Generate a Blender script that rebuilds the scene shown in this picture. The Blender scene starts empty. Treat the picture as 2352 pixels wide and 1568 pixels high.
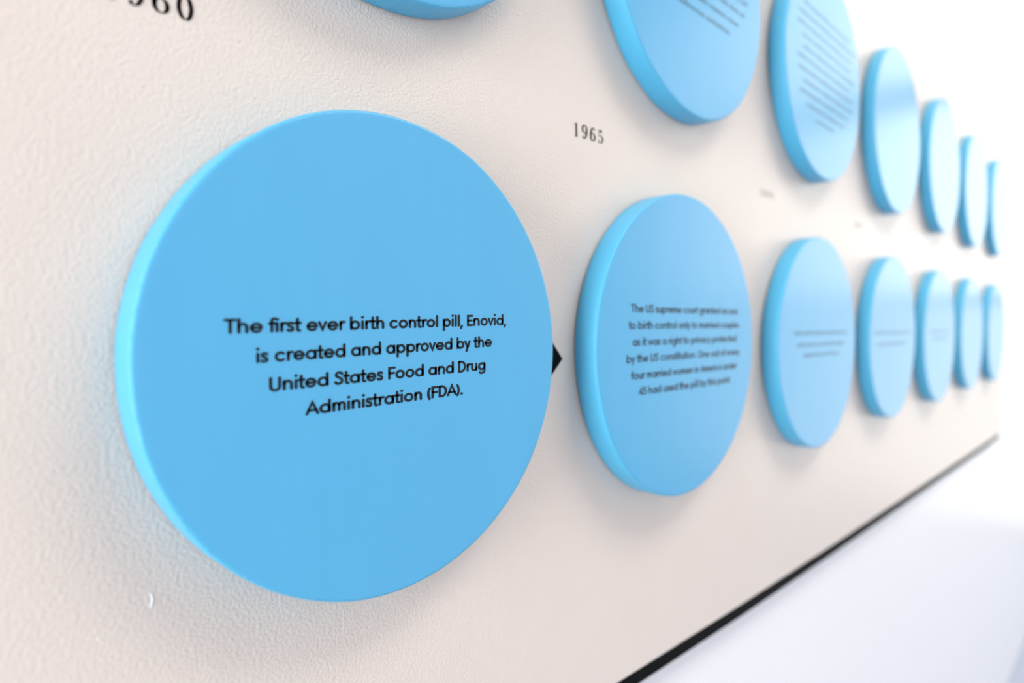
import bpy, bmesh, math, random
from mathutils import Matrix, Vector

random.seed(7)
C = bpy.context.scene.collection
PI = math.pi
Z0 = 1.40                       # height of the lower disc row above the floor

# ------------------------------------------------------------------ camera
CAM = (-0.22955, -0.36220, 0.02325 + Z0)
YAW, PITCH, ROLL = 0.79175, -0.025933, 0.00032
FPX = 1485.87
cd = bpy.data.cameras.new('camera')
cam = bpy.data.objects.new('camera', cd); C.objects.link(cam)
cy, sy, cp, sp = math.cos(YAW), math.sin(YAW), math.cos(PITCH), math.sin(PITCH)
F = Vector((sy*cp, cy*cp, sp)); R0 = Vector((cy, -sy, 0)); U0 = R0.cross(F)
Rv = R0*math.cos(ROLL) + U0*math.sin(ROLL); Uv = U0*math.cos(ROLL) - R0*math.sin(ROLL)
cam.matrix_world = Matrix(((Rv.x, Uv.x, -F.x, CAM[0]), (Rv.y, Uv.y, -F.y, CAM[1]), (Rv.z, Uv.z, -F.z, CAM[2]), (0, 0, 0, 1)))
cd.sensor_width = 36.0
cd.lens = FPX/2352*36
cd.clip_start = 0.01
cd.dof.use_dof = True
cd.dof.focus_distance = 0.44
cd.dof.aperture_fstop = 2.9
bpy.context.scene.camera = cam

# ------------------------------------------------------------------ world, light, exposure
sc = bpy.context.scene
sc.view_settings.view_transform = 'Standard'
sc.view_settings.look = 'None'
sc.view_settings.gamma = 1.0
sc.view_settings.use_curve_mapping = False
sc.view_settings.exposure = -0.42
w = bpy.data.worlds.new('world'); sc.world = w; w.use_nodes = True
w.node_tree.nodes['Background'].inputs[0].default_value = (0.80, 0.90, 1.0, 1)
w.node_tree.nodes['Background'].inputs[1].default_value = 1.0

def area_light(name, loc, rot, sx, sz, power, col):
    l = bpy.data.lights.new(name, 'AREA'); l.shape = 'RECTANGLE'
    l.size, l.size_y, l.energy, l.color = sx, sz, power, col
    o = bpy.data.objects.new(name, l); C.objects.link(o)
    o.location = loc; o.rotation_euler = rot
    return o
XL, XR, YB, ZC = -2.2, 5.2, -3.6, 4.6      # room: left wall, glazed right end, wall opposite, ceiling
# daylight in the window of the left wall
area_light('daylight_left', (XL-0.05, -0.46, 1.45), (0, -PI/2, 0), 1.6, 0.82, 122, (1.0, 0.985, 0.97))
# daylight in the glazed end of the gallery
area_light('daylight_end_sky', (XR+0.06, -1.66, 3.05), (0, PI/2, 0), 2.9, 2.9, 84, (1.0, 0.98, 0.92))
area_light('daylight_end_ground', (XR+0.06, -1.66, 0.80), (0, PI/2, 0), 1.55, 2.9, 25, (1.0, 0.98, 0.92))
# added overhead fill, brightens the middle and right of the panel
area_light('overhead_fill', (1.9, -1.7, ZC-0.06), (0, 0, 0), 3.0, 1.2, 128, (1.0, 0.96, 0.92))

# ------------------------------------------------------------------ materials
def nodes_of(name):
    m = bpy.data.materials.new(name); m.use_nodes = True
    return m, m.node_tree, m.node_tree.nodes['Principled BSDF']
def plain(name, col, rough=0.5, ior=1.5, spec=0.5):
    m, nt, b = nodes_of(name)
    b.inputs['Base Color'].default_value = (*col, 1); b.inputs['Roughness'].default_value = rough
    b.inputs['IOR'].default_value = ior; b.inputs['Specular IOR Level'].default_value = spec
    return m
def bumpy(name, col, col2, rough, scale, dist, strength=1.0, detail=3.0, mixscale=3.0, stretch=(1, 1, 1), spec=0.5, rough_var=0.0):
    """paint with a relief: noise bump, slow colour drift"""
    m, nt, b = nodes_of(name)
    N, L = nt.nodes, nt.links
    tc = N.new('ShaderNodeTexCoord'); mp = N.new('ShaderNodeMapping'); mp.inputs['Scale'].default_value = stretch
    L.new(tc.outputs['Object'], mp.inputs['Vector'])
    n1 = N.new('ShaderNodeTexNoise'); n1.inputs['Scale'].default_value = scale; n1.inputs['Detail'].default_value = detail
    n1.inputs['Roughness'].default_value = 0.55
    L.new(mp.outputs['Vector'], n1.inputs['Vector'])
    bp = N.new('ShaderNodeBump'); bp.inputs['Distance'].default_value = dist; bp.inputs['Strength'].default_value = strength
    L.new(n1.outputs['Fac'], bp.inputs['Height']); L.new(bp.outputs['Normal'], b.inputs['Normal'])
    n2 = N.new('ShaderNodeTexNoise'); n2.inputs['Scale'].default_value = mixscale; n2.inputs['Detail'].default_value = 4
    L.new(mp.outputs['Vector'], n2.inputs['Vector'])
    mx = N.new('ShaderNodeMix'); mx.data_type = 'RGBA'
    mx.inputs[6].default_value = (*col, 1); mx.inputs[7].default_value = (*col2, 1)
    L.new(n2.outputs['Fac'], mx.inputs[0]); L.new(mx.outputs[2], b.inputs['Base Color'])
    b.inputs['Roughness'].default_value = rough
    b.inputs['Specular IOR Level'].default_value = spec
    return m

M_panel = bumpy('panel_paint', (0.75, 0.66, 0.595), (0.78, 0.692, 0.63), 0.31, 450, 0.0010, 0.55, 2.5, 14)
M_wall = bumpy('wall_paint', (0.92, 0.92, 0.94), (0.93, 0.93, 0.95), 0.38, 120, 0.0008, 0.3)
M_face = bumpy('disc_face_paint', (0.094, 0.415, 0.71), (0.102, 0.44, 0.73), 0.27, 9, 0.0004, 0.35, 3.0, 12, (5, 1, 0.6))
M_side = bumpy('disc_side_paint', (0.075, 0.435, 0.70), (0.085, 0.46, 0.72), 0.34, 800, 0.0010, 0.9, 2.0, 20)
M_mdf = bumpy('bare_fibreboard', (0.30, 0.22, 0.17), (0.38, 0.29, 0.22), 0.8, 500, 0.0005)
M_ink = plain('text_ink', (0.003, 0.010, 0.016), 0.30, spec=0.45)
M_vinyl = plain('black_vinyl', (0.003, 0.002, 0.002), 0.5, spec=0.08)
M_strip = plain('black_strip', (0.003, 0.003, 0.003), 0.5, spec=0.04)
M_strip_top = plain('grey_strip', (0.16, 0.15, 0.17), 0.5, spec=0.2)
M_fleck = plain('white_paint_fleck', (0.92, 0.92, 0.90), 0.5)
M_floor = bumpy('floor_concrete', (0.36, 0.40, 0.49), (0.42, 0.46, 0.56), 0.35, 30, 0.001, 0.3, 4, 4)
M_ceil = plain('ceiling_paint', (0.85, 0.85, 0.86), 0.8)
M_room = plain('room_paint', (0.80, 0.795, 0.79), 0.7)
M_far = plain('opposite_wall_paint', (0.42, 0.42, 0.43), 0.7)
M_dark = plain('window_frame_paint', (0.03, 0.035, 0.04), 0.4)
M_white = plain('white_metal', (0.8, 0.8, 0.8), 0.4)
M_diff = plain('fill_diffuser', (0.9, 0.9, 0.9), 0.5)  # glowing face of the added overhead fill
b = M_diff.node_tree.nodes['Principled BSDF']
b.inputs['Emission Color'].default_value = (1, 0.95, 0.9, 1); b.inputs['Emission Strength'].default_value = 2.0

# ------------------------------------------------------------------ helpers
def link_mesh(name, verts, faces, mat, parent=None, smooth=False):
    me = bpy.data.meshes.new(name); me.from_pydata(verts, [], faces); me.update()
    me.materials.append(mat)
    if smooth: me.shade_smooth()
    o = bpy.data.objects.new(name, me); C.objects.link(o)
    if parent: o.parent = parent
    return o
def box(name, x0, x1, y0, y1, z0, z1, mat, parent=None, bevel=0.0):
    bm = bmesh.new()
    bmesh.ops.create_cube(bm, size=1)
    for v in bm.verts:
        v.co = Vector((x0+(v.co.x+.5)*(x1-x0), y0+(v.co.y+.5)*(y1-y0), z0+(v.co.z+.5)*(z1-z0)))
    if bevel: bmesh.ops.bevel(bm, geom=bm.edges[:], offset=bevel, segments=2, affect='EDGES')
    me = bpy.data.meshes.new(name); bm.to_mesh(me); bm.free(); me.materials.append(mat)
    o = bpy.data.objects.new(name, me); C.objects.link(o)
    if parent: o.parent = parent
    return o
def empty(name, loc, rot=(0, 0, 0)):
    o = bpy.data.objects.new(name, None); C.objects.link(o)
    o.location = loc; o.rotation_euler = rot; o.empty_display_size = 0.05
    return o
def thing(o, label, cat, group=None):
    o['label'] = label; o['category'] = cat
    if group: o['group'] = group
    return o
def structure(o, label=None):
    o['kind'] = 'structure'
    if label: o['label'] = label
    return o

# ------------------------------------------------------------------ room shell
WY = 0.020                      # the wall stands 2 cm behind the front of the display panel
structure(box('floor', XL-.1, XR+.2, YB-.1, WY+.15, -.1, 0, M_floor))
structure(box('ceiling', XL-.1, XR+.2, YB-.1, WY+.15, ZC, ZC+.1, M_ceil))
structure(box('wall_back', XL-.1, XR+.2, WY, WY+.12, 0, ZC, M_wall), 'plain white wall behind and below the display panel')
structure(box('wall_front', XL-.1, XR+.2, YB-.1, YB, 0, ZC, M_far))
def window_wall(wname, x0, x1, ya, yb, za, zb, win_name, xi, bars_y, bars_z):
    """wall across the room (constant x) with an opening ya..yb, za..zb and a barred window"""
    root = structure(box(wname, x0, x1, YB, ya, 0, ZC, M_room))
    if WY-yb > 0.02: box('wall_pier', x0, x1, yb, WY, 0, ZC, M_room, root)
    if za > 0.02: box('wall_sill', x0, x1, ya, yb, 0, za, M_room, root)
    if ZC-zb > 0.02: box('wall_head', x0, x1, ya, yb, zb, ZC, M_room, root)
    w_ = structure(box(win_name, xi-.03, xi+.03, ya, yb, za, za+.05, M_dark))
    box('window_head', xi-.03, xi+.03, ya, yb, zb-.05, zb, M_dark, w_)
    for y in [ya+.025, yb-.025]+bars_y: box('mullion', xi-.03, xi+.03, y-.025, y+.025, za+.05, zb-.05, M_dark, w_)
    for z, hh in bars_z: box('transom', xi-.028, xi+.028, ya+.05, yb-.05, z-hh, z+hh, M_dark, w_)
window_wall('wall_left', XL-.1, XL, -0.87, -0.05, .65, 2.25, 'window_1', XL-.02, [], [(1.45, .02)])
window_wall('wall_right', XR, XR+.1, -3.1, -0.20, .02, 4.50, 'window_2', XR+.02, [-2.1],
            [(Z0+1.70, .085), (Z0+.20, .03)])
fill_light = thing(empty('ceiling_fill', (1.9, -1.7, ZC)), 'long white fill light added under the ceiling, out of view', 'fill_light')  # unseen body added around the overhead fill
box('housing', -1.55, 1.55, -.64, .64, -.045, 0, M_white, fill_light)
box('diffuser', -1.5, 1.5, -.60, .60, -.055, -.045, M_diff, fill_light)

# ------------------------------------------------------------------ display panel
def slab(name, pts, y0, y1, mat, parent=None):
    """polygon in X,Z (counter-clockwise seen from -Y), extruded y0 (front) .. y1"""
    n = len(pts)
    v = [(x, y0, z) for x, z in pts]+[(x, y1, z) for x, z in pts]
    f = [tuple(range(n)), tuple(reversed(range(n, 2*n)))]
    f += [(i, i+n, (i+1) % n+n, (i+1) % n) for i in range(n)]
    return link_mesh(name, v, f, mat, parent)
PX0, PX1 = -0.62, 2.520
BOT = [(-.62, -.3105), (.0, -.3180), (.283, -.3238), (.557, -.3302), (.868, -.3345), (1.6, -.3415), (2.520, -.3488)]   # the lower edge runs slightly out of level
zt = lambda x: Z0 + .7322 + .0025*(x-1.4)
panel = thing(empty('display_panel', (0, 0, Z0)), 'long beige painted display panel with black edge strips on the white wall', 'panel')
p = lambda L: [(x, z-Z0) for x, z in L]
slab('panel_board', BOT+p([(PX1, zt(PX1)), (PX0, zt(PX0))]), 0, WY-.0005, M_panel, panel)
SW, ST = .0165, .006
o = slab('edge_strip', [(x, z-SW) for x, z in BOT]+BOT[::-1], .0015, WY-.0005, M_strip, panel)
o['label'] = 'black strip along the bottom edge of the panel'
o = slab('edge_strip', p([(PX0, zt(PX0)), (PX1, zt(PX1)), (PX1, zt(PX1)+ST), (PX0, zt(PX0)+ST)]), .0015, WY-.0005, M_strip_top, panel)
o['label'] = 'thin grey strip along the top edge of the panel'

# ------------------------------------------------------------------ discs
R = 0.15
def disc_mesh(name, rad, t, seed, seg=144):
    rnd = random.Random(seed)
    ph = [(k, rnd.uniform(0, 2*PI), rnd.uniform(.3, 1)*.00045/(k**.6)) for k in (2, 3, 5, 7, 11, 17)]
    wob = lambda a: sum(A*math.sin(k*a+p_) for k, p_, A in ph)
    bv = .0022
    prof = [(rad*.5, -t), (rad-bv-.002, -t)]
    for i in range(6):
        a = PI/2*i/5
        prof.append((rad-bv+bv*math.sin(a), -t+bv-bv*math.cos(a)))
    prof += [(rad, -t*.62), (rad, -t*.3), (rad, -.0020), (rad-.0006, -.0014), (rad-.004, -.0014)]
    v, f = [(0, -t, 0)], []
    for pi_, (r, y) in enumerate(prof):
        for s in range(seg):
            a = 2*PI*s/seg
            rr = r + (wob(a) if r > rad*.9 else 0)
            v.append((rr*math.cos(a), y, rr*math.sin(a)))
    ix = lambda k, s: 1+k*seg+s % seg
    for s in range(seg):
        f.append((0, ix(0, s), ix(0, s+1)))
        for k in range(len(prof)-1):
            f.append((ix(k, s), ix(k+1, s), ix(k+1, s+1), ix(k, s+1)))
    f.append(tuple(ix(len(prof)-1, s) for s in range(seg)))
    me = bpy.data.meshes.new(name); me.from_pydata(v, [], f); me.update()
    me.materials.append(M_face); me.materials.append(M_side)
    me.shade_smooth()
    for pl in me.polygons:
        c = pl.center
        if math.hypot(c.x, c.z) > rad-bv*.8: pl.material_index = 1
    return me
def lathe_disc(name, rad, y0, y1, mat, parent, seg=96):
    v = [(rad*math.cos(2*PI*s/seg), y, rad*math.sin(2*PI*s/seg)) for y in (y0, y1) for s in range(seg)]
    f = [tuple(range(seg)), tuple(reversed(range(seg, 2*seg)))]+[(s, s+seg, (s+1) % seg+seg, (s+1) % seg) for s in range(seg)]
    return link_mesh(name, v, f, mat, parent)
LOW = [(0.0081, 0.0034, -.0005, .0262), (.3671, .0019, .0030, .0250), (.7491, -.0025, .0015, .0237), (1.1242, -.0003, -.0010, .0237),
       (1.4974, -.0020, -.0005, .0235), (1.8688, 0.0, -.0015, .0235), (2.2476, -.0005, -.0009, .0235)]
UPP = [(.0098, .3794, .0010, .0240), (.3865, .3874, -.0006, .0240), (.7583, .3823, -.0004, .0237), (1.1364, .3816, .0004, .0237),
       (1.5200, .3843, 0.0, .0235), (1.8952, .3827, -.0002, .0235), (2.2793, .3868, -.0015, .0235)]
lab_low = ['largest and nearest blue disc, with four lines of black text about the first pill',
           'blue disc just right of the black pointer, with six blurred lines of text',
           'third blue disc of the lower row, with three faint lines of text',
           'fourth blue disc of the lower row, paler, with two very faint lines of text',
           'fifth blue disc of the lower row, narrow and pale, with a faint smudge of text',
           'second to last blue disc of the lower row, blurred with a plain pale face',
           'last blue disc of the lower row, nearest the right end of the panel']
lab_upp = ['blue disc above the largest disc, cut by the photo edge, dark rim showing',
           'upper blue disc above the 1965 numeral, with the ends of three slanted text lines',
           'upper pale blue disc filled with many slanted faint lines of text',
           'upper pale blue disc with a darker reflected band across its plain face',
           'fifth disc of the upper row, almost white face and blue rim',
           'second to last disc of the upper row, nearly white and very narrow',
           'last disc of the upper row, nearest the right end of the panel']
discs = {}
for row, (specs, labs, gname) in enumerate([(LOW, lab_low, 'blue discs in the lower row on the panel'), (UPP, lab_upp, 'blue discs in the upper row on the panel')]):
    for i, (x, z, dr, t) in enumerate(specs):
        root = thing(empty('painted_disc', (x, 0, Z0+z)), labs[i], 'wall disc', gname)
        me = disc_mesh('disc_body', R+dr, t, 10*row+i+3)
        o = bpy.data.objects.new('disc_body', me); C.objects.link(o); o.parent = root
        lathe_disc('backing_edge', R+dr-.0014, -.0016, 0, M_mdf, root)
        discs[(row, i)] = (root, t)

# ------------------------------------------------------------------ stroke lettering
def ribbon(pts, hw, V, Fc, closed=False, capn=5):
    """monoline ribbon with round caps appended to V (2-D points) and Fc"""
    q = [pts[0]]
    for a in pts[1:]:
        if math.hypot(a[0]-q[-1][0], a[1]-q[-1][1]) > 1e-5: q.append(a)
    if closed and math.hypot(q[0][0]-q[-1][0], q[0][1]-q[-1][1]) < 1e-4: q.pop()
    n = len(q)
    if n == 1:
        b_ = len(V)
        V.extend((q[0][0]+hw*1.18*math.cos(2*PI*k/12), q[0][1]+hw*1.18*math.sin(2*PI*k/12)) for k in range(12))
        Fc.append(tuple(range(b_, b_+12))); return
    hwf = hw if callable(hw) else (lambda i: hw)
    Ls, Rs = [], []
    for i in range(n):
        a = q[i-1] if (i > 0 or closed) else None
        c = q[(i+1) % n] if (i < n-1 or closed) else None
        p_ = q[i]
        ds = []
        if a: d = (p_[0]-a[0], p_[1]-a[1]); l = math.hypot(*d); ds.append((d[0]/l, d[1]/l))
        if c: d = (c[0]-p_[0], c[1]-p_[1]); l = math.hypot(*d); ds.append((d[0]/l, d[1]/l))
        mx_, my_ = sum(d[0] for d in ds), sum(d[1] for d in ds); l = math.hypot(mx_, my_) or 1
        mx_, my_ = mx_/l, my_/l
        nx, ny = -my_, mx_
        k = 1.0
        if len(ds) == 2:
            co = nx*(-ds[0][1])+ny*ds[0][0]
            k = min(1/max(co, .35), 2.0)
        h_ = hwf(i)*k
        Ls.append((p_[0]+nx*h_, p_[1]+ny*h_)); Rs.append((p_[0]-nx*h_, p_[1]-ny*h_))
    b_ = len(V); V.extend(Ls); V.extend(Rs)
    for i in range(n if closed else n-1):
        j = (i+1) % n
        Fc.append((b_+n+i, b_+n+j, b_+j, b_+i))
    if not closed and capn:
        for e in (0, n-1):
            p_ = q[e]; o_ = q[1] if e == 0 else q[n-2]
            ang = math.atan2(p_[1]-o_[1], p_[0]-o_[0]); h_ = hwf(e)
            b_ = len(V)
            V.extend((p_[0]+h_*math.cos(ang-PI/2+PI*k/capn), p_[1]+h_*math.sin(ang-PI/2+PI*k/capn)) for k in range(capn+1))
            Fc.append(tuple(range(b_, b_+capn+1)))
def arc(cx, cy, rx, ry, a0, a1, n=None):
    n = n or max(3, int(abs(a1-a0)/18))
    return [(cx+rx*math.cos(math.radians(a0+(a1-a0)*k/n)), cy+ry*math.sin(math.radians(a0+(a1-a0)*k/n))) for k in range(n+1)]
# geometric sans: cap height 1, x-height .72; each glyph = (advance, strokes); a stroke may end with 'c' for closed
HW = .090
xb, xt, ct = HW, .72-HW, 1-HW        # centre lines of baseline, x-height and cap height
ry = (xt-xb)/2; ym = (xt+xb)/2; rx = .262
G = {}
def g(ch, adv, *st): G[ch] = (adv, st)
def circ(cx, cy_, r1, r2): return arc(cx, cy_, r1, r2, 0, 360, 24)+['c']
S1 = .135
cx0 = S1-.02+rx
g('o', 2*cx0, circ(cx0, ym, rx, ry))
g('a', cx0+rx+S1, circ(cx0, ym, rx, ry), [(cx0+rx, xt), (cx0+rx, xb)])
g('d', cx0+rx+S1, circ(cx0, ym, rx, ry), [(cx0+rx, ct+.03), (cx0+rx, xb)])
g('q', cx0+rx+S1, circ(cx0, ym, rx, ry), [(cx0+rx, xt), (cx0+rx, -.24)])
g('g', cx0+rx+S1, circ(cx0, ym, rx, ry), [(cx0+rx, xt)]+arc(cx0, -.02, rx, .22, 0, -140))
g('b', cx0+rx+S1, circ(S1+rx, ym, rx, ry), [(S1, ct+.03), (S1, xb)])
g('p', cx0+rx+S1, circ(S1+rx, ym, rx, ry), [(S1, xt), (S1, -.24)])
g('c', cx0+rx+.06, arc(cx0, ym, rx, ry, 48, 312))
g('e', cx0+rx+.11, [(cx0-rx, ym), (cx0+rx, ym)]+arc(cx0, ym, rx, ry, 0, 318))
g('f', .36, [(.33, ct+.02)]+arc(.27, .80, .10, .15, 90, 180)+[(.17, xb)], [(.04, xt-.01), (.33, xt-.01)])
g('i', 2*S1, [(S1, xt), (S1, xb)], [(S1, .945)])
g('l', 2*S1, [(S1, ct+.03), (S1, xb)])
g('t', .37, [(.17, .90), (.17, .19)]+arc(.27, .19, .10, .115, 180, 290), [(.03, xt-.01), (.34, xt-.01)])
g('r', .40, [(S1, xt), (S1, xb)], arc(S1+.19, xt-.21, .19, .21, 180, 72))
nr = .205
g('n', S1*2+2*nr, [(S1, xt), (S1, xb)], arc(S1+nr, xt-nr, nr, nr, 180, 0)+[(S1+2*nr, xb)])
g('h', S1*2+2*nr, [(S1, ct+.03), (S1, xb)], arc(S1+nr, xt-nr, nr, nr, 180, 0)+[(S1+2*nr, xb)])
g('u', S1*2+2*nr, [(S1+2*nr, xt), (S1+2*nr, xb)], [(S1, xt)]+arc(S1+nr, xb+nr, nr, nr, 180, 360))
mr = .165
g('m', S1*2+4*mr, [(S1, xt), (S1, xb)], arc(S1+mr, xt-mr, mr, mr, 180, 0)+[(S1+2*mr, xb)], arc(S1+3*mr, xt-mr, mr, mr, 180, 0)+[(S1+4*mr, xb)])
g('s', .48, arc(.24, .505, .135, .141, 40, 200)+arc(.24, .215, .145, .141, 50, -150)[1:] if False else
  [(.375, .58), (.32, .63), (.24, xt+.0), (.15, .625), (.11, .53), (.15, .43), (.24, .375), (.335, .32), (.375, .215), (.335, .115), (.24, xb), (.15, .095), (.09, .155)])
g('v', .54, [(.07, xt), (.27, xb+.01), (.47, xt)])
g('y', .58, [(.07, xt), (.28, xb+.03)], [(.48, xt), (.18, -.22)])
g('w', .86, [(.07, xt), (.25, xb+.01), (.43, xt-.03), (.61, xb+.01), (.79, xt)])
g('T', .62, [(.05, ct), (.57, ct)], [(.31, ct), (.31, xb)])
g('E', .60, [(.53, ct), (.14, ct), (.14, xb), (.53, xb)], [(.14, .51), (.49, .51)])
g('F', .57, [(.53, ct), (.14, ct), (.14, xb)], [(.14, .50), (.48, .50)])
g('U', .76, [(.13, ct), (.13, .33)]+arc(.38, .32, .25, .25, 180, 360)+[(.63, ct)])
g('S', .62, [(.52, .80), (.45, .89), (.33, ct), (.20, .885), (.13, .76), (.17, .63), (.31, .54), (.46, .45), (.53, .31), (.48, .16), (.33, xb), (.19, .10), (.09, .20)])
g('D', .76, [(.14, ct), (.14, xb)]+arc(.30, .5, .35, .426, -90, 90)+[(.14, ct)])
g('A', .76, [(.06, xb), (.38, ct), (.70, xb)], [(.17, .33), (.59, .33)])
g('O', .92, circ(.46, .5, .36, .426))
g(',', .26, [(.13, .07), (.14, .03), (.07, -.13)])
g('.', .24, [(.12, .085)])
g('(', .34, arc(.50, .42, .36, .62, 135, 225))
g(')', .34, arc(-.16, .42, .36, .62, 45, -45))
g('4', .64, [(.44, xb), (.44, ct), (.06, .29), (.58, .29)])
g('5', .60, [(.49, ct), (.17, ct), (.13, .56)]+arc(.28, .345, .24, .27, 125, -145))
def fi():
    return (.36+2*S1-.04, [[(.50, ct-.02)]+arc(.30, .80, .13, .15, 70, 180)+[(.17, xb)], [(.04, xt-.01), (.46, xt-.01)], [(.46, xt-.01), (.46, xb)]])
SPACE = .30
def line_geometry(text, hw=HW):
    V, Fc, x = [], [], 0
    i = 0
    while i < len(text):
        ch = text[i]
        if ch == ' ': x += SPACE; i += 1; continue
        if text[i:i+2] == 'fi' : adv, st = fi(); i += 2
        else: adv, st = G[ch]; i += 1
        for s in st:
            closed = s[-1] == 'c'
            pts = [(px+x, py) for px, py in (s[:-1] if closed else s)]
            ribbon(pts, hw, V, Fc, closed)
        x += adv
    return V, Fc, x
def mark_geometry(nchars, seed, hw=HW):
    """a line of print too blurred to read: stems, bowls and word gaps only"""
    rnd = random.Random(seed); V, Fc, x, k = [], [], 0, 0
    word = rnd.randint(2, 8)
    for _ in range(nchars):
        if k == word: x += SPACE; k = 0; word = rnd.randint(2, 9); continue
        k += 1; t = rnd.random()
        if t < .35: ribbon(circ(x+.3, ym, rx*.9, ry)[:-1], hw, V, Fc, True); x += .62
        elif t < .7: ribbon([(x+.12, xb)]+arc(x+.3, xt-.18, .18, .18, 180, 0)+[(x+.48, xb)], hw, V, Fc); x += .6
        else: ribbon([(x+.12, xb), (x+.12, ct if rnd.random() < .5 else xt)], hw, V, Fc); x += .26
    return V, Fc, x
def put_line(geo, parent, y, x0, x1, z0, z1, cap, mat, name='text_line', label=None):
    """place a line so that its ink runs x0..x1 (parent's frame), baseline z0 -> z1, facing -Y"""
    V, Fc, adv = geo
    if not V: return
    mn = min(v[0] for v in V); mxx = max(v[0] for v in V)
    k = (x1-x0)/(mxx-mn)
    vv = []
    for a, b_ in V:
        t = (a-mn)/(mxx-mn)
        vv.append((x0+(a-mn)*k, y, z0+(z1-z0)*t+b_*cap))
    o = link_mesh(name, vv, Fc, mat, parent)
    if label: o['label'] = label
    return o
INK = .00018
def on_disc(key):
    root, t = discs[key]
    return root, -t-INK, root.location.x, root.location.z-Z0
root, y, dx, dz = on_disc((0, 0))
CAPH = .0079
for s, x0, x1, z0, z1 in [('The first ever birth control pill, Enovid,', -.0985, .1045, .0184, .0230),
                          ('is created and approved by the', -.0818, .0902, .0028, .0075),
                          ('United States Food and Drug', -.0748, .0838, -.0128, -.0088),
                          ('Administration (FDA).', -.0540, .0626, -.0277, -.0246)]:
    put_line(line_geometry(s), root, y, x0-dx, x1-dx, z0-dz, z1-dz, CAPH, M_ink)
root, y, dx, dz = on_disc((0, 1))
for s, x0, x1, z0 in [('The US supreme court granted access', .2658, .480, .0345),
                      ('to birth control only to married couples', .2624, .483, .0190),
                      ('as it was a right to privacy protected', .2690, .477, .0036),
                      ('by the US constitution. One out of every', .2595, .485, -.0118),
                      ('four married women in America under', .2665, .479, -.0273),
                      ('45 had used the pill by this point.', .2785, .4640, -.0425)]:
    put_line(line_geometry(s, .078), root, y, x0-dx, x1-dx, z0-dz, z0-dz+.0005, .0078, M_ink)
def marks(key, lines, seed, cap=.0074):
    root, y, dx, dz = on_disc(key)
    for n, (x0, x1, z) in enumerate(lines):
        put_line(mark_geometry(int((x1-x0)/.0053), seed+n, .040), root, y, x0-dx, x1-dx, z-.0035-dz, z-.0035-dz, cap, M_ink)
marks((0, 2), [(.6500, .8550, .0125), (.6600, .8450, -.0040), (.6830, .8220, -.0185)], 40)
marks((0, 3), [(1.005, 1.238, .0095), (1.018, 1.201, -.0108)], 50)
marks((0, 4), [(1.400, 1.590, .0090), (1.420, 1.560, -.0070)], 60)
marks((1, 1), [(.270, .500, .4370), (.262, .505, .4218), (.266, .500, .4066), (.270, .498, .3914), (.279, .4905, .3762), (.295, .4766, .3614), (.318, .4557, .3464)], 70)
marks((1, 2), [(.66-.012*math.sin(k*1.7)*(1 if k > 2 else 0)+(.02 if k == 1 else 0)+(.062 if k == 0 else 0),
                .862+.012*math.sin(k*2.3)-(.035 if k == 1 else 0)-(.072 if k == 0 else 0), .3090+.0149*k) for k in range(11)], 90)

# ------------------------------------------------------------------ year numerals (high-contrast serif) on the panel
def dribbon(pts, V, Fc, thick, thin, closed=False, taper=None):
    """stroke that is thick where it runs upright and thin where it runs flat"""
    n = len(pts)
    ws = []
    for i in range(n):
        a = pts[(i-1) % n] if (closed or i > 0) else pts[i]
        c = pts[(i+1) % n] if (closed or i < n-1) else pts[i]
        d = (c[0]-a[0], c[1]-a[1]); l = math.hypot(*d) or 1
        k = (abs(d[1])/l)**1.6
        ws.append((thin+(thick-thin)*k)/2)
    if taper: ws = [w_*taper(i/(n-1)) for i, w_ in enumerate(ws)]
    ribbon(pts, lambda i: ws[i], V, Fc, closed, capn=4)
def didone(ch):
    V, Fc = [], []; TH, TN = .175, .035
    def blob(x, y_, r): ribbon([(x, y_)], r, V, Fc)
    if ch == '0':
        ell = arc(.33, .5, .245, .483, 0, 360, 40)[:-1]; dribbon(ell, V, Fc, TH, TN, True)
    if ch == '6':
        dribbon(arc(.33, .31, .245, .293, 0, 360, 36)[:-1], V, Fc, TH, TN, True)
        dribbon(arc(.40, .42, .315, .56, 185, 95, 14)+[(.44, .975), (.50, .94)], V, Fc, TH, TN)
        blob(.50, .875, .065)
    if ch == '9':
        dribbon(arc(.33, .69, .245, .293, 0, 360, 36)[:-1], V, Fc, TH, TN, True)
        dribbon(arc(.26, .58, .315, .56, 5, -85, 14)+[(.22, .025), (.16, .06)], V, Fc, TH, TN)
        blob(.16, .125, .065)
    if ch == '5':
        dribbon(arc(.29, .305, .29, .285, 125, -110, 24)+[(.13, .06)], V, Fc, TH, TN)
        blob(.12, .155, .065)
        ribbon([(.135, .54), (.135, .93)], .018, V, Fc)
        b_ = len(V); V.extend([(.117, .985), (.117, .83), (.50, .83), (.53, .985)]); Fc.append((b_, b_+1, b_+2, b_+3))
    if ch == '1':
        b_ = len(V); V.extend([(.24, .02), (.415, .02), (.415, .99), (.36, .99), (.24, .93)]); Fc.append(tuple(range(b_, b_+5)))
        ribbon([(.12, .018), (.54, .018)], .018, V, Fc, capn=1)
        ribbon([(.10, .86), (.26, .90), (.38, .97)], .022, V, Fc)
    return V, Fc
def year(txt, x, z, tilt, cap, pitch, label, group):
    root = thing(empty('year_numeral', (x, 0, Z0+z), (0, tilt, 0)), label, 'number', group)
    for i, ch in enumerate(txt):
        V, Fc = didone(ch)
        vv = [(i*pitch+a*cap, -.0003, b_*cap) for a, b_ in V]
        link_mesh('digit', vv, Fc, M_vinyl, root)
year('1960', -.1450, .1810, -.035, .0125, .0117, 'black serif number 1960 cut by the top left of the photo', 'year numbers on the panel')
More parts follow.
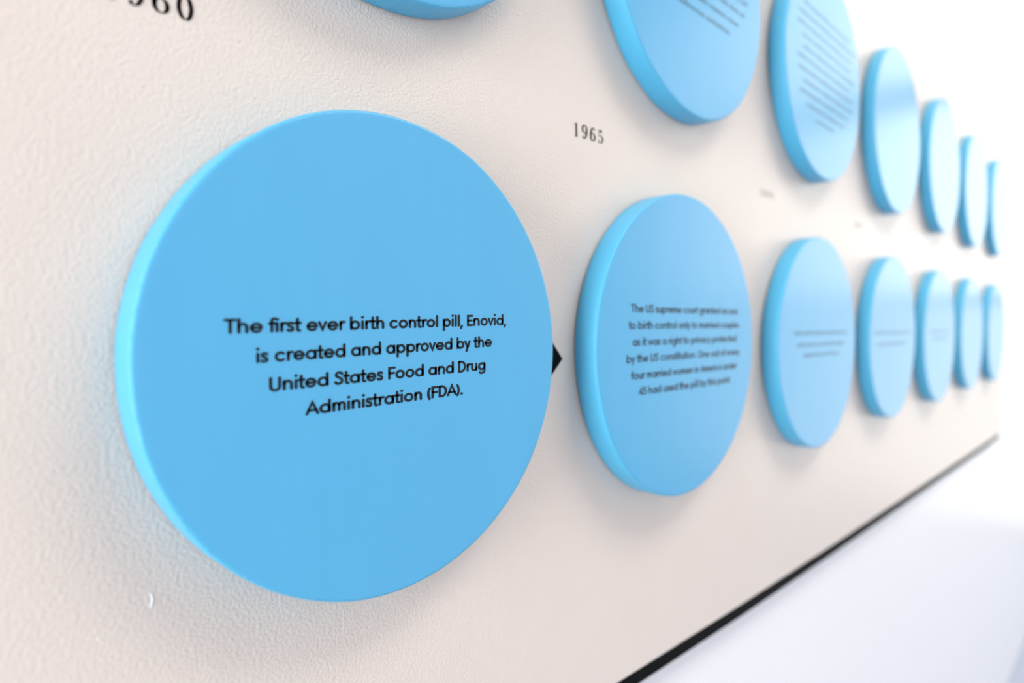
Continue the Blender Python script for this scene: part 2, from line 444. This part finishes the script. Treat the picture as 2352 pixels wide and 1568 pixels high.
year('1965', .2135, .1885, -.02, .0120, .0117, 'small black serif number 1965 between the two disc rows', 'year numbers on the panel')
def blurred_year(x, z, seed, label):
    root = thing(empty('year_numeral', (x, 0, Z0+z)), label, 'number', 'year numbers on the panel')
    for i in range(4):          # too blurred in the photograph to be read: bare strokes
        V, Fc = [], []
        if i == 0: ribbon([(.3, .03), (.3, .97)], .05, V, Fc)
        else: ribbon([(.15, .1+.1*i), (.15, .9)], .045, V, Fc); ribbon([(.5, .1), (.5, .9-.08*i)], .045, V, Fc)
        link_mesh('digit', [(i*.0117+a*.011, -.0003, b_*.0115) for a, b_ in V], Fc, M_vinyl, root)
blurred_year(.5930, .1890, 1, 'first faint blurred number right of 1965, above the third lower disc')
blurred_year(.9660, .1885, 2, 'faint blurred number above the fourth lower disc')
blurred_year(1.3420, .1875, 3, 'farthest faint blurred number, above the fifth lower disc')

# ------------------------------------------------------------------ black pointer beside the first disc
ar = slab('arrow_pointer', [(.0, .031), (.0, -.0265), (.0285, 0)], -.0006, 0, M_vinyl)
ar.location = (.1705, 0, Z0-.0063)
thing(ar, 'black triangular pointer on the panel between the first two lower discs', 'arrow')

# ------------------------------------------------------------------ paint flecks on the panel and nearest disc
def fleck(pts, hws, x, z, label, group=None, y=0.0):
    """small raised crumb of paint: ribbon with a domed ridge"""
    V, Fc = [], []
    n = len(pts)
    for i, ((a, b_), h) in enumerate(zip(pts, hws)):
        V += [(a-h, 0, b_), (a-h*.4, -h*.4, b_), (a+h*.4, -h*.4, b_), (a+h, 0, b_)]
    for i in range(n-1):
        for k in range(3): Fc.append((4*i+k, 4*i+k+1, 4*i+5+k, 4*i+4+k))
    Fc += [(0, 1, 2, 3), tuple(4*(n-1)+k for k in (3, 2, 1, 0))]
    o = link_mesh('paint_fleck', V, Fc, M_fleck, None, True)
    o.location = (x, y, Z0+z)
    thing(o, label, 'paint fleck', group)
    return o
fleck([(-.0008, .0042), (.0001, .0026), (.0007, .0008), (.0005, -.0012), (.0000, -.0030), (-.0006, -.0046)], [.0003, .0006, .0007, .0007, .0006, .0002],
      -.1260, -.1178, 'curved white paint fleck on the panel below left of the largest disc')

for (dx_, dz_), w_, lab in [((-.1163, -.1071), .0004, 'tiny white paint speck on the panel just above the curved fleck'),
                            ((-.1498, -.1298), .0005, 'tiny white paint speck on the panel, lower left of the curved fleck')]:
    fleck([(0, .0007), (0, .0), (0, -.0007)], [w_*.6, w_, w_*.6], dx_, dz_, lab)
